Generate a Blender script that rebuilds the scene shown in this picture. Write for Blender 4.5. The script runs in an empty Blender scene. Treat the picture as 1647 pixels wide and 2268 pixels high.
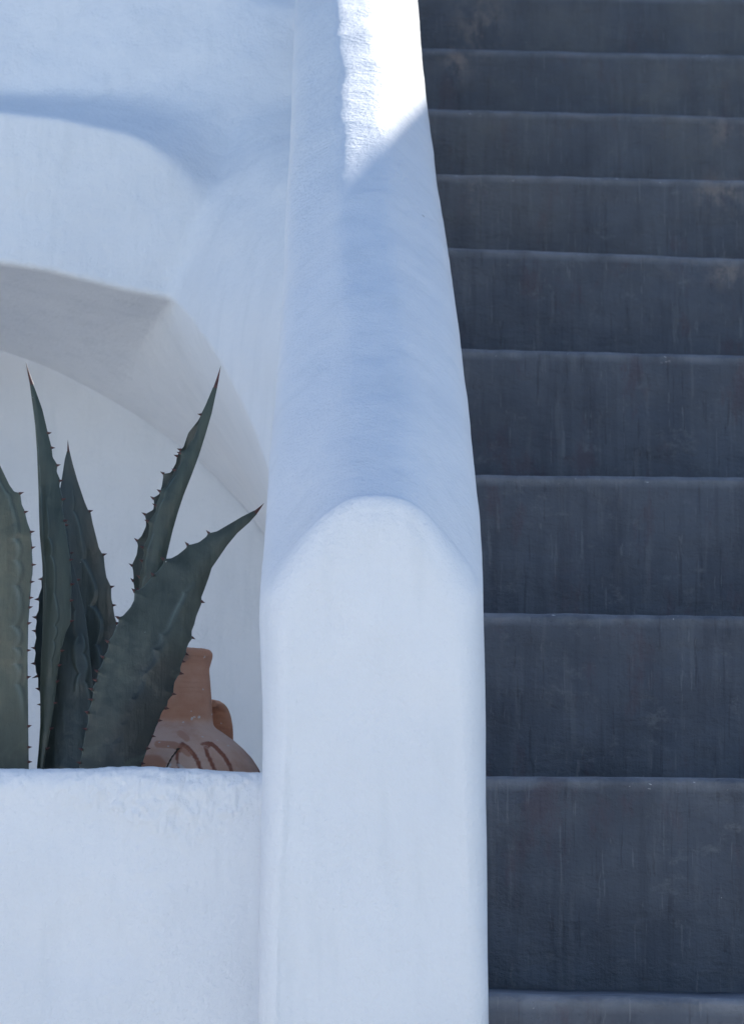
import bpy, math, random
import numpy as np
from mathutils import Vector, Matrix

random.seed(7)
SC = bpy.context.scene
COL = SC.collection

# ------------------------------------------------------------------ camera
CZ = 1.40                       # eye height above the terrace
FPX, HV, CU, CV = 6950.0, 2190.0, 823.5, 1134.0
TH = math.atan((HV - CV) / FPX)  # upward tilt
CT, ST = math.cos(TH), math.sin(TH)
cam_d = bpy.data.cameras.new("camera")
cam = bpy.data.objects.new("camera", cam_d)
COL.objects.link(cam)
cam.location = (0, 0, CZ)
cam.rotation_euler = (math.pi / 2 + TH, 0, 0)
cam_d.sensor_fit = 'VERTICAL'
cam_d.sensor_height = 36.0
cam_d.lens = 36.0 * FPX / 2268.0
cam_d.clip_start = 0.05
cam_d.clip_end = 3000
cam_d.dof.use_dof = True
cam_d.dof.focus_distance = 2.62
cam_d.dof.aperture_fstop = 26
SC.camera = cam

# ------------------------------------------------------------------ sky, sun, exposure
SUN = Vector((0.40, 0.715, 0.58)).normalized()     # towards the sun
world = bpy.data.worlds.new("World")
SC.world = world
world.use_nodes = True
wn = world.node_tree.nodes
wl = world.node_tree.links
bg = wn["Background"]
sky = wn.new("ShaderNodeTexSky")
sky.sky_type = 'NISHITA'
sky.sun_disc = False
sky.sun_elevation = math.asin(SUN.z)
sky.sun_rotation = math.atan2(SUN.x, SUN.y)
sky.air_density = 1.0
sky.dust_density = 0.4
sky.ozone_density = 3.6
wl.new(sky.outputs[0], bg.inputs[0])
bg.inputs[1].default_value = 0.086
sun_d = bpy.data.lights.new("sun", 'SUN')
sun_d.energy = 4.4
sun_d.angle = math.radians(0.53)
sun_d.color = (1.0, 0.95, 0.87)
sun = bpy.data.objects.new("sun", sun_d)
COL.objects.link(sun)
sun.location = SUN * 20
sun.rotation_euler = SUN.to_track_quat('Z', 'Y').to_euler()
SC.view_settings.view_transform = 'Standard'
SC.view_settings.look = 'None'
SC.view_settings.gamma = 1.0
SC.view_settings.exposure = 1.26
SC.view_settings.use_curve_mapping = False
SC.cycles.max_bounces = 8
SC.cycles.diffuse_bounces = 5
SC.cycles.use_adaptive_sampling = True
SC.cycles.adaptive_threshold = 0.02
SC.cycles.use_denoising = True

# ------------------------------------------------------------------ helpers
def up(u, v, D):
    """point on the sight line through (u, v), at world depth D"""
    u = np.asarray(u, float); v = np.asarray(v, float); D = np.asarray(D, float)
    x = (u - CU) / FPX
    y = -(v - CV) / FPX
    dy = CT - y * ST
    t = D / dy
    return np.stack(np.broadcast_arrays(x * t, D + 0 * t, CZ + (ST + y * CT) * t), -1)

def down(P):
    P = np.asarray(P, float)
    x, y, z = P[..., 0], P[..., 1], P[..., 2] - CZ
    f = y * CT + z * ST
    h = -y * ST + z * CT
    return CU + FPX * x / f, CV - FPX * h / f

def _hash(ix, iy, iz, seed):
    h = (ix * 374761393 + iy * 668265263 + iz * 2147483647 + seed * 974634721) & 0xFFFFFFFF
    h = ((h ^ (h >> 13)) * 1274126177) & 0xFFFFFFFF
    h = ((h ^ (h >> 16)) * 2246822519) & 0xFFFFFFFF
    return ((h ^ (h >> 15)) & 0xFFFFFF) / float(0xFFFFFF) * 2 - 1

def vnoise(P, scale, seed=0):
    Q = np.asarray(P, float) * scale
    i = np.floor(Q).astype(np.int64)
    f = Q - i
    f = f * f * f * (f * (f * 6 - 15) + 10)
    out = 0
    for dx in (0, 1):
        for dy in (0, 1):
            for dz in (0, 1):
                w = (f[..., 0] if dx else 1 - f[..., 0]) * (f[..., 1] if dy else 1 - f[..., 1]) * (f[..., 2] if dz else 1 - f[..., 2])
                out = out + w * _hash(i[..., 0] + dx, i[..., 1] + dy, i[..., 2] + dz, seed)
    return out

def fbm(P, scale, oct=4, seed=0, gain=0.5):
    a, s, o = 1.0, scale, 0
    for k in range(oct):
        o = o + a * vnoise(P, s, seed + 17 * k)
        a *= gain; s *= 2.03
    return o

def sstep(x, a, b):
    t = np.clip((x - a) / (b - a), 0, 1)
    return t * t * (3 - 2 * t)

def interp(pts, x, col=1):
    p = np.array(sorted(pts, key=lambda q: q[0]), float)
    return np.interp(x, p[:, 0], p[:, col])

def smooth_interp(pts, x):
    """monotone-ish cubic through points (x, y), linear outside"""
    p = np.array(sorted(pts), float)
    X, Y = p[:, 0], p[:, 1]
    d = np.gradient(Y, X)
    x = np.asarray(x, float)
    k = np.clip(np.searchsorted(X, x) - 1, 0, len(X) - 2)
    h = X[k + 1] - X[k]
    t = (x - X[k]) / h
    tc = np.clip(t, 0, 1)
    y = (2*tc**3 - 3*tc**2 + 1) * Y[k] + (tc**3 - 2*tc**2 + tc) * h * d[k] + (-2*tc**3 + 3*tc**2) * Y[k+1] + (tc**3 - tc**2) * h * d[k+1]
    y = np.where(t < 0, Y[0] + d[0] * (x - X[0]), y)
    y = np.where(t > 1, Y[-1] + d[-1] * (x - X[-1]), y)
    return y

def link(o, parent=None):
    COL.objects.link(o)
    if parent is not None:
        o.parent = parent
    return o

def mesh_obj(name, verts, faces, mat, parent=None, smooth=True, attrs=None, origin=None):
    verts = np.asarray(verts, float).reshape(-1, 3)
    if origin is not None:
        verts = verts - np.asarray(origin)
    me = bpy.data.meshes.new(name)
    me.from_pydata(verts.tolist(), [], [tuple(int(i) for i in f) for f in faces])
    if smooth:
        me.polygons.foreach_set("use_smooth", [True] * len(me.polygons))
    for k, a in (attrs or {}).items():
        at = me.attributes.new(k, 'FLOAT', 'POINT')
        at.data.foreach_set("value", np.asarray(a, float).ravel())
    me.materials.append(mat)
    me.update()
    o = bpy.data.objects.new(name, me)
    return link(o, parent)

def grid_faces(nr, nc, off=0, flip=False, wrap=False):
    r = np.arange(nr - 1)[:, None]
    c = np.arange(nc if wrap else nc - 1)[None, :]
    a = off + r * nc + c
    b = off + r * nc + (c + 1) % nc
    d = off + (r + 1) * nc + c
    e = off + (r + 1) * nc + (c + 1) % nc
    q = np.stack([a, b, e, d] if not flip else [a, d, e, b], -1).reshape(-1, 4)
    return q.tolist()

def empty(name, loc, label, cat, group=None):
    o = bpy.data.objects.new(name, None)
    o.empty_display_size = 0.1
    o.location = loc
    tag(o, label, cat, group)
    return link(o)

def tag(o, label, cat, group=None):
    o["label"] = label
    o["category"] = cat
    o["kind"] = "thing"
    if group:
        o["group"] = group

# ------------------------------------------------------------------ materials
class NT:
    def __init__(self, name):
        m = bpy.data.materials.new(name)
        m.use_nodes = True
        self.m = m; self.n = m.node_tree.nodes; self.l = m.node_tree.links
        self.b = self.n["Principled BSDF"]
        self.pos = self.n.new("ShaderNodeNewGeometry").outputs["Position"]
    def obj(self):
        self.pos = self.n.new("ShaderNodeTexCoord").outputs["Object"]
    def put(self, sock, v):
        if hasattr(v, "is_output"):
            self.l.new(v, sock)
        elif v is not None:
            sock.default_value = v
    def map(self, scale, loc=(0, 0, 0), rot=(0, 0, 0)):
        n = self.n.new("ShaderNodeMapping")
        n.inputs["Scale"].default_value = scale
        n.inputs["Location"].default_value = loc
        n.inputs["Rotation"].default_value = rot
        self.l.new(self.pos, n.inputs["Vector"])
        return n.outputs[0]
    def noise(self, scale, detail=4, rough=0.5, vec=None, dist=0.0):
        n = self.n.new("ShaderNodeTexNoise")
        n.inputs["Scale"].default_value = scale
        n.inputs["Detail"].default_value = detail
        n.inputs["Roughness"].default_value = rough
        n.inputs["Distortion"].default_value = dist
        self.l.new(vec if vec is not None else self.pos, n.inputs["Vector"])
        return n.outputs["Fac"]
    def voronoi(self, scale, vec=None, feature='F1', rnd=1.0):
        n = self.n.new("ShaderNodeTexVoronoi")
        n.feature = feature
        n.inputs["Scale"].default_value = scale
        n.inputs["Randomness"].default_value = rnd
        self.l.new(vec if vec is not None else self.pos, n.inputs["Vector"])
        return n
    def ramp(self, fac, a, b, lo=0.0, hi=1.0):
        n = self.n.new("ShaderNodeMapRange")
        n.interpolation_type = 'SMOOTHSTEP'
        self.l.new(fac, n.inputs["Value"])
        n.inputs["From Min"].default_value = a
        n.inputs["From Max"].default_value = b
        n.inputs["To Min"].default_value = lo
        n.inputs["To Max"].default_value = hi
        return n.outputs["Result"]
    def mix(self, fac, a, b, mode='MIX'):
        n = self.n.new("ShaderNodeMix")
        n.data_type = 'RGBA'; n.blend_type = mode
        self.put(n.inputs[0], fac)
        self.put(n.inputs[6], a if hasattr(a, "is_output") else (*a, 1) )
        self.put(n.inputs[7], b if hasattr(b, "is_output") else (*b, 1) )
        return n.outputs[2]
    def math(self, op, a, b=None):
        n = self.n.new("ShaderNodeMath"); n.operation = op
        self.put(n.inputs[0], a)
        if b is not None:
            self.put(n.inputs[1], b)
        return n.outputs[0]
    def attr(self, name):
        n = self.n.new("ShaderNodeAttribute"); n.attribute_name = name
        return n.outputs["Fac"]
    def bump(self, h, dist, strength=1.0, prev=None):
        n = self.n.new("ShaderNodeBump")
        n.inputs["Distance"].default_value = dist
        n.inputs["Strength"].default_value = strength
        self.l.new(h, n.inputs["Height"])
        if prev is not None:
            self.l.new(prev, n.inputs["Normal"])
        return n.outputs[0]
    def finish(self, color=None, rough=None, normal=None, spec=None):
        if color is not None: self.put(self.b.inputs["Base Color"], color)
        if rough is not None: self.put(self.b.inputs["Roughness"], rough)
        if spec is not None: self.b.inputs["Specular IOR Level"].default_value = spec
        if normal is not None: self.l.new(normal, self.b.inputs["Normal"])
        return self.m

def plaster(name, grain=1.0, brush=1.0, specks=True, coarse=False, tone=(0.795, 0.810, 0.836), tone2=(0.762, 0.780, 0.810)):
    t = NT(name)
    col = t.mix(t.ramp(t.noise(9, 3, 0.6), 0.35, 0.7), tone, tone2)
    warm = t.ramp(t.noise(4.0, 3, 0.5, t.map((1, 1, 1), (3, 1, 7))), 0.55, 0.75, 0, 0.5)
    col = t.mix(warm, col, (0.80, 0.80, 0.81))
    br = t.noise(16, 3, 0.6, t.map((2.2, 2.2, 0.35), (6, 2, 4)))
    col = t.mix(t.ramp(br, 0.50, 0.72, 0, 0.45), col, (0.70, 0.725, 0.755))
    if specks:
        v = t.voronoi(22.0)
        dot = t.ramp(v.outputs["Distance"], 0.035, 0.055, 1, 0)
        sel = t.math('GREATER_THAN', t.noise(7.0, 1, 0.5, t.map((1, 1, 1), (9, 2, 5))), 0.62)
        col = t.mix(t.math('MULTIPLY', t.math('MULTIPLY', dot, sel), 0.6), col, (0.30, 0.28, 0.26))
    g1 = t.noise(150, 3, 0.62)
    if coarse:
        g1 = t.math('MULTIPLY', g1, t.attr("coarse"))
    n1 = t.bump(g1, 0.0014 * grain, 1.0)
    n2 = t.bump(t.noise(340, 2, 0.6), 0.0005 * grain, 1.0, n1)
    st = t.noise(30, 2, 0.6, t.map((7, 7, 0.9)))
    n3 = t.bump(st, 0.0008 * brush, 1.0, n2)
    n4 = t.bump(t.noise(11, 2, 0.5), 0.006, 1.0, n3)
    return t.finish(col, 0.85, n4, 0.25)

def dark_paint():
    t = NT("dark_step_paint")
    base = t.mix(t.ramp(t.noise(14, 5, 0.6), 0.3, 0.7), (0.070, 0.081, 0.105), (0.096, 0.109, 0.136))
    streak = t.noise(60, 5, 0.62, t.map((1.0, 1.0, 0.045)))
    base = t.mix(t.ramp(streak, 0.48, 0.68, 0, 0.4), base, (0.046, 0.050, 0.066))
    streak2 = t.noise(95, 4, 0.6, t.map((1.0, 1.0, 0.05), (5, 3, 2)))
    base = t.mix(t.ramp(streak2, 0.55, 0.70, 0, 0.35), base, (0.15, 0.16, 0.18))
    scr = t.noise(170, 3, 0.6, t.map((1.0, 1.0, 0.03), (7, 1, 3)))
    base = t.mix(t.ramp(scr, 0.60, 0.69, 0, 0.5), base, (0.042, 0.045, 0.058))
    scr2 = t.noise(210, 3, 0.6, t.map((1.0, 1.0, 0.05), (1, 6, 8)))
    base = t.mix(t.ramp(scr2, 0.63, 0.69, 0, 0.5), base, (0.17, 0.18, 0.20))
    plum = t.ramp(t.noise(22, 6, 0.7, t.map((1, 1, 0.45), (2, 8, 1))), 0.54, 0.68, 0, 0.55)
    base = t.mix(plum, base, (0.086, 0.064, 0.080))
    scuff = t.ramp(t.noise(42, 6, 0.75, t.map((0.7, 1, 1), (1, 5, 4))), 0.57, 0.72, 0, 0.7)
    base = t.mix(scuff, base, (0.15, 0.16, 0.178))
    # worn patches where old render shows, mostly on the upper flight
    sep = t.n.new("ShaderNodeSeparateXYZ"); t.l.new(t.pos, sep.inputs[0])
    hi = t.ramp(sep.outputs["Z"], CZ + 0.7, CZ + 1.6)
    rust = t.ramp(t.noise(24, 7, 0.72, t.map((1, 1, 0.7), (4.4, 0, 1.3))), 0.44, 0.62, 0, 0.8)
    base = t.mix(t.math('MULTIPLY', rust, t.attr('worn')), base, (0.36, 0.29, 0.25))
    dust_bounce = t.math('MULTIPLY', t.ramp(t.noise(6, 5, 0.6), 0.35, 0.75, 0.25, 0.85), hi)  # paler with height: dust and sunlit bounce, both put into the colour
    base = t.mix(dust_bounce, base, (0.168, 0.168, 0.165))
    # flecks of whitewash
    v = t.voronoi(55.0)
    fl = t.ramp(v.outputs["Distance"], 0.018, 0.035, 1, 0)
    sel = t.math('GREATER_THAN', t.noise(19, 2, 0.5), 0.66)
    base = t.mix(t.math('MULTIPLY', fl, sel), base, (0.5, 0.5, 0.5))
    at = t.attr("nose")
    chip = t.ramp(t.noise(190, 3, 0.6, t.map((0.6, 1, 1))), 0.69, 0.72, 0, 1)
    base = t.mix(t.math('MULTIPLY', at, chip), base, (0.55, 0.55, 0.55))
    nose_light = t.math('MULTIPLY', at, t.ramp(t.noise(26, 4, 0.6), 0.3, 0.7, 0.15, 0.7))  # skylight caught by the rounded nosing, painted in as a pale line
    base = t.mix(nose_light, base, (0.22, 0.235, 0.27))
    n1 = t.bump(t.noise(40, 5, 0.6, t.map((0.6, 1, 1.3)), 0.25), 0.0042, 1.0)
    n2 = t.bump(streak, 0.0018, 1.0, n1)
    n3 = t.bump(t.noise(210, 4, 0.7), 0.0013, 1.0, n2)
    rough = t.ramp(t.noise(30, 4), 0.3, 0.7, 0.50, 0.72)
    return t.finish(base, rough, n3, 0.35)

def leaf_mat(name, c1, c2, bloomc, grime=0.35, seed=0):
    t = NT(name); t.obj()
    fib = t.noise(60, 4, 0.6, t.map((2.2, 2.2, 0.25), (seed, 1, 0)))
    col = t.mix(t.ramp(fib, 0.35, 0.68), c1, c2)
    blot = t.ramp(t.noise(24, 5, 0.65, t.map((1, 1, 0.8), (seed, 4, 2))), 0.38, 0.68)
    col = t.mix(t.math('MULTIPLY', blot, 0.65), col, bloomc)
    at = t.attr("bloom")
    col = t.mix(t.math('MULTIPLY', at, 0.38), col, (0.15, 0.20, 0.195))
    dk = t.attr("groove")
    col = t.mix(t.math('MULTIPLY', dk, 0.7), col, (0.030, 0.042, 0.036))
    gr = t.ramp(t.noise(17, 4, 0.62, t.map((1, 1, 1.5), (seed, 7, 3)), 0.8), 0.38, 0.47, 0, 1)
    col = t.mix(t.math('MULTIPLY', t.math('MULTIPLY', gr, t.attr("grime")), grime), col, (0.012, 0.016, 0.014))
    v = t.voronoi(120.0)
    fl = t.ramp(v.outputs["Distance"], 0.05, 0.10, 1, 0)
    sel = t.math('GREATER_THAN', t.noise(40, 2, 0.5, t.map((1, 1, 1), (seed, 3, 3))), 0.63)
    col = t.mix(t.math('MULTIPLY', t.math('MULTIPLY', fl, sel), 0.8), col, (0.35, 0.36, 0.33))
    n1 = t.bump(fib, 0.0008, 0.8)
    n2 = t.bump(t.noise(45, 4, 0.6), 0.0016, 0.8, n1)
    rough = t.ramp(blot, 0, 1, 0.34, 0.60)
    return t.finish(col, rough, n2, 0.5)

def simple(name, c1, c2, scale=60, rough=0.6, bump=0.0006):
    t = NT(name)
    nz = t.noise(scale, 5, 0.6)
    return t.finish(t.mix(t.ramp(nz, 0.3, 0.7), c1, c2), rough, t.bump(nz, bump), 0.3)

def terracotta():
    t = NT("terracotta"); t.obj()
    nz = t.noise(26, 6, 0.65)
    col = t.mix(t.ramp(nz, 0.32, 0.68), (0.55, 0.27, 0.17), (0.62, 0.345, 0.235))
    col = t.mix(t.ramp(t.noise(12, 4, 0.6, t.map((1, 1, 2.5), (3, 3, 1))), 0.45, 0.7, 0, 0.75), col, (0.62, 0.38, 0.27))
    col = t.mix(t.math('MULTIPLY', t.attr("chalk"), t.ramp(nz, 0.3, 0.6, 0.35, 0.9)), col, (0.70, 0.49, 0.39))
    col = t.mix(t.math('MULTIPLY', t.attr("burnt"), t.ramp(t.noise(70, 4), 0.35, 0.6, 0.2, 0.8)), col, (0.25, 0.19, 0.17))
    pa = t.math('MULTIPLY', t.attr("paint"), t.ramp(t.noise(120, 4, 0.6), 0.25, 0.5, 0.55, 1.0))
    col = t.mix(pa, col, (0.30, 0.115, 0.075))
    col = t.mix(t.math('MULTIPLY', t.attr("wash"), t.ramp(nz, 0.3, 0.6, 0.6, 1.0)), col, (0.50, 0.22, 0.13))
    v = t.voronoi(130.0)
    fl = t.ramp(v.outputs["Distance"], 0.09, 0.15, 1, 0)
    sel = t.math('GREATER_THAN', t.noise(45, 2, 0.5), 0.56)
    col = t.mix(t.math('MULTIPLY', t.math('MULTIPLY', fl, sel), 0.75), col, (0.62, 0.58, 0.55))
    col = t.mix(t.attr("lime"), col, (0.70, 0.68, 0.66))
    n0 = t.bump(t.noise(260, 3, 0.6, t.map((0.03, 0.03, 1.0))), 0.0011)
    n1 = t.bump(t.noise(60, 5, 0.6, t.map((1, 1, 2.5))), 0.0009, 1.0, n0)
    n2 = t.bump(t.noise(220, 4, 0.6), 0.0004, 1.0, n1)
    return t.finish(col, 0.8, n2, 0.25)

M_WHITE = plaster("whitewashed_plaster", 1.0, 0.6)
M_PAR = plaster("parapet_plaster", 1.9, 0.4, coarse=True)
M_PLANT = plaster("planter_plaster", 1.1, 0.4, specks=False)
M_STEP = dark_paint()
M_LEAF_BLUE = leaf_mat("agave_skin_blue", (0.0223, 0.0317, 0.0281), (0.0394, 0.0534, 0.0470), (0.0425, 0.0614, 0.0658), 0.3, 1.0)
M_LEAF_GREEN = leaf_mat("agave_skin_green", (0.0249, 0.0350, 0.0253), (0.0462, 0.0598, 0.0434), (0.0480, 0.0668, 0.0577), 0.5, 5.0)
M_LEAF_PALE = leaf_mat("agave_skin_pale", (0.0338, 0.0433, 0.0301), (0.0569, 0.0699, 0.0494), (0.0602, 0.0796, 0.0672), 0.5, 8.0)
M_LEAF_FRONT = leaf_mat("agave_skin_weathered", (0.0300, 0.0374, 0.0274), (0.0518, 0.0598, 0.0434), (0.0548, 0.0722, 0.0639), 0.95, 3.0)
M_SPINE = simple("agave_spine_horn", (0.060, 0.024, 0.024), (0.11, 0.050, 0.044), 300, 0.45, 0.0002)
M_CLAY = terracotta()
M_TWIG = simple("dry_twig_bark", (0.05, 0.04, 0.035), (0.10, 0.08, 0.065), 200, 0.8)
M_SOIL = simple("planter_soil", (0.20, 0.18, 0.165), (0.32, 0.30, 0.28), 60, 0.95, 0.01)
M_BOUNCE = simple("bounce_whitewash", (0.42, 0.42, 0.41), (0.50, 0.50, 0.49), 6, 0.85, 0.003)
M_GROUND = simple("terrace_paving", (0.42, 0.42, 0.41), (0.50, 0.49, 0.48), 3, 0.85, 0.004)

# ------------------------------------------------------------------ ground
n = 41
gx = np.sign(np.linspace(-1, 1, n)) * np.abs(np.linspace(-1, 1, n)) ** 3 * 1500
GX, GY = np.meshgrid(gx, gx)
o = mesh_obj("ground", np.stack([GX, GY, 0 * GX], -1), grid_faces(n, n), M_GROUND)
o["kind"] = "structure"
# pale terrace and boundary wall, unseen, both added to bounce sunlight onto the white faces
n = 60
TX, TY = np.meshgrid(np.linspace(-2.4, 4.2, n), np.linspace(-1.7, 2.36, n))
P = np.stack([TX, TY, 0.012 + 0.003 * vnoise(np.stack([TX, TY, 0 * TX], -1), 3.0, 5)], -1)
o = mesh_obj("bounce_terrace", P, grid_faces(n, n), M_BOUNCE)
o["kind"] = "structure"
pp = [(0.0, 0.0), (0.0, 1.42), (0.02, 1.47), (0.07, 1.50), (0.18, 1.50), (0.23, 1.47), (0.25, 1.42), (0.25, 0.0)]
path_ = [(-2.4, y_) for y_ in np.linspace(3.0, -1.6, 30)] + [(x_, -1.7) for x_ in np.linspace(-2.3, 4.2, 40)]
nrm_ = [(-1, 0)] * 29 + [(-1, -1)] + [(0, -1)] * 40
V = []
for (x_, y_), (nx_, ny_) in zip(path_, nrm_):
    for d_, z_ in pp:
        V.append((x_ + nx_ * d_, y_ + ny_ * d_, z_ * (1.6 if nx_ else 1.6 - 0.62 * float(sstep(x_, -2.3, -1.5))) + (0.01 * math.sin(x_ * 2.1 + y_) if z_ > 1 else 0)))
o = mesh_obj("bounce_wall", V, grid_faces(len(path_), len(pp), wrap=True) + [list(range(8)), [(len(path_) - 1) * 8 + j for j in range(7, -1, -1)]], M_WHITE)
tag(o, "unseen white wall added to bounce sunlight, round the terrace below the stairs", "wall")

# ------------------------------------------------------------------ staircase
EDGE_L = [2198, 1718, 1357, 1050, 772, 551, 386, 243, 108, -16]
EDGE_R = [2209, 1723, 1364, 1057, 786, 572, 398, 258, 121, -3]
TREAD, D0 = 0.33, 6.9 * 0.33
def edge_line(k):
    """left and right end heights of the nosing of step k, at its depth"""
    D = D0 + TREAD * k
    if 0 <= k < 10:
        a = up(1080, EDGE_L[k], D); b = up(1647, EDGE_R[k], D)
        sl = (b[2] - a[2]) / (b[0] - a[0])
        return D, a[2] - sl * a[0], sl
    if k < 0:
        a = up(1085, EDGE_L[0], D0)[2]
        return D, a + 0.185 * k, -0.012
    a = up(1080, EDGE_L[9], D0 + 9 * TREAD)[2]
    return D, a + 0.19 * (k - 9), -0.012

stairs = empty("staircase", (0.5, 0.0, 0.0), "dark grey painted staircase climbing beside the white parapet", "staircase")
XS0, XS1 = 0.03, 1.30
for k in range(-7, 13):
    D, z0, sl = edge_line(k)
    Dn, zn, sln = edge_line(k + 1)
    zb = max(0.0, (edge_line(k - 1)[1] if k > -7 else 0) - 0.03)
    fine = -1 <= k <= 10
    nx = 261 if fine else 40
    xs = np.linspace(XS0 if k >= 0 else 0.094, XS1, nx)
    # profile: riser from bottom to top, nosing, tread to beyond the next riser
    h = z0 - zb
    r = 0.0065
    zr = np.linspace(zb, z0 - r, 30 if fine else 6)
    ang = np.linspace(0, math.pi / 2, 9)[1:]
    prof_y = np.concatenate([D + 0.012 * (1 - (zr - zb) / h) ** 1.0, D + r - r * np.cos(ang), np.linspace(D + r + 0.01, D + TREAD + 0.02, 8)])
    prof_z = np.concatenate([zr, z0 - r + r * np.sin(ang), np.full(8, z0) + np.linspace(0.0, 0.004, 8)])
    nose = np.concatenate([sstep(zr, z0 - 0.0105, z0 - r), np.ones(8), np.linspace(1, 0, 8)])
    X, PY = np.meshgrid(xs, prof_y); _, PZ = np.meshgrid(xs, prof_z); _, NO = np.meshgrid(xs, nose)
    P = np.stack([X, PY, PZ], -1)
    frac = np.clip((PZ - zb) / h, 0, 1)
    P[..., 2] += sl * X * frac
    Q = P + np.array([0, 0, 3.1 * k])
    if fine:
        und = 0.0030 * fbm(Q * [1, 1, 1.6], 9, 3, 3) + 0.0009 * fbm(Q * [0.7, 1, 1.5], 38, 3, 9)
        P[..., 1] += und
        L = np.stack([X, 0 * X, 0 * X + k * 7.7], -1)
        wav = 0.0009 * fbm(L, 5, 2, 21) + 0.0005 * fbm(L, 45, 2, 31)
        P[..., 2] += wav * frac
    # close the underside against the block
    nr, nc = P.shape[:2]
    V = P.reshape(-1, 3)
    bl = np.stack([xs, np.full(nc, D + TREAD + 0.02), np.full(nc, zb)], -1)
    V = np.concatenate([V, bl])
    F = grid_faces(nr, nc)
    o0 = nr * nc
    F += [(o0 - nc + i, o0 - nc + i + 1, o0 + i + 1, o0 + i) for i in range(nc - 1)]
    F += [(o0 + i, o0 + i + 1, i + 1, i) for i in range(nc - 1)]
    F.append([j * nc for j in range(nr)] + [o0])
    F.append([o0 + nc - 1] + [j * nc + nc - 1 for j in range(nr - 1, -1, -1)])
    NOv = np.concatenate([NO.ravel(), np.zeros(nc)])
    UV_, VV_ = down(V)
    worn = np.zeros(len(V))
    for (a, b, ra, rb) in ((1062, 45, 46, 90), (1010, 135, 30, 44), (1600, 285, 50, 36), (1595, 425, 55, 40), (1515, 592, 32, 20), (1605, 605, 42, 26), (1050, 420, 12, 40)):
        worn = np.maximum(worn, (0.65 if a > 1300 else 1.0) * np.exp(-((UV_ - a) / ra) ** 2 - ((VV_ - b) / rb) ** 2))
    mesh_obj("step", V, F, M_STEP, stairs, attrs={"nose": NOv, "worn": worn}, origin=(0.5, 0, 0))

# ------------------------------------------------------------------ parapet with its rounded end pillar
PF = 2.262                        # depth of the pillar's face
SLOPE = 0.575
APEX = up(827, 1083, PF)
SIL_L = [(2268, 572), (2000, 574), (1700, 578), (1500, 576), (1350, 570), (1285, 569), (1235, 577), (1090, 590), (960, 600), (800, 612), (620, 625), (420, 636), (250, 645), (0, 655), (-400, 667)]
SIL_R = [(2268, 1087), (2000, 1083), (1800, 1080), (1500, 1077), (1350, 1075), (1270, 1074), (1200, 1069), (1030, 1052), (930, 1040), (770, 1020), (620, 1000), (500, 985), (390, 968), (250, 950), (110, 935), (0, 925), (-400, 895)]
RISE = 0.062
def cross(D, npr=41):
    """upper outline of the parapet at depth D: left shoulder -> crest -> right shoulder"""
    za = APEX[2] + SLOPE * max(0.0, D - PF - 0.013)
    zs = za - RISE
    _, v = down(np.array([0, D, zs]))
    if D <= PF + 0.03:
        v = min(v, 1262)
    xl = up(smooth_interp(SIL_L, v), v, D)[0]
    xr = up(smooth_interp(SIL_R, v), v, D)[0]
    s = np.linspace(-1, 1, npr)
    s = np.sign(s) * np.abs(s) ** 0.92
    x = (xl + xr) / 2 + s * (xr - xl) / 2
    wob = float(vnoise(np.array([[D * 5.5, 0.3, 0.7]]), 1.0, 77)[0]) * 0.075 + float(vnoise(np.array([[D * 17.0, 1.3, 0.7]]), 1.0, 79)[0]) * 0.035
    a = np.abs(s + wob * (1 - s ** 2))
    # nearly flat crest, sloping shoulders, quick turn down at the sides
    rnd = smooth_interp([(0, 1), (0.12, 0.993), (0.24, 0.955), (0.36, 0.87), (0.48, 0.755), (0.60, 0.62), (0.72, 0.47), (0.83, 0.31), (0.92, 0.14), (1.0, -0.10)], a)
    fac = smooth_interp([(0, 1), (0.10, 0.998), (0.20, 0.988), (0.28, 0.958), (0.36, 0.895), (0.44, 0.805), (0.52, 0.71), (0.64, 0.56), (0.77, 0.40), (0.88, 0.23), (0.95, 0.08), (1.0, -0.12)], a)
    w = float(sstep(D, PF + 0.02, PF + 0.45)) * np.where(s < 0, 1.0, 1.0 - 0.55 * sstep(s, 0.0, 0.3))
    hgt = rnd * (1 - w) + fac * w
    z = zs + RISE * hgt
    return x, z, xl, xr, zs

def ring(D, nside=46, npr=61):
    x, z, xl, xr, zs = cross(D, npr)
    zz = np.linspace(0.0, 1.0, nside)[:-1] ** 0.7 * zs
    if D <= PF + 0.03:
        v = down(np.stack([0 * zz, 0 * zz + D, zz], -1))[1]
        v = np.clip(v, 1262, 2268 + 300)
        lx = up(smooth_interp(SIL_L, np.minimum(v, 2268)), v, PF)[:, 0]
        rx = up(smooth_interp(SIL_R, np.minimum(v, 2268)), v, PF)[:, 0]
        lx = lx + (xl - lx[-1]) * sstep(zz, zs - 0.02, zs)
        rx = rx + (xr - rx[-1]) * sstep(zz, zs - 0.02, zs)
    else:
        lx = np.full(nside - 1, xl); rx = np.full(nside - 1, xr)
    X = np.concatenate([lx, x, rx[::-1]])
    Z = np.concatenate([zz, z, zz[::-1]])
    return X, Z
rows = []
X0, Z0 = ring(PF)
npf = len(X0)
xc, zc = float(np.mean([X0[0], X0[-1]])), 1.25
rr = 0.020
size = 0.085
ns_ = 45
idx = np.arange(npf)
aa = np.clip(np.abs((idx - (npf - 1) / 2) / ((npf - 1) / 2 - ns_)), 0, 3)        # 0 crest, 1 shoulder, >1 down the sides
side_w = sstep(aa, 0.35, 0.9) * sstep(aa, 1.45, 1.0)
dep_i = 0.012 + 0.030 * side_w
ix = 0.18 + 0.10 * side_w
iz = 0.034 + 0.020 * side_w
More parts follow.
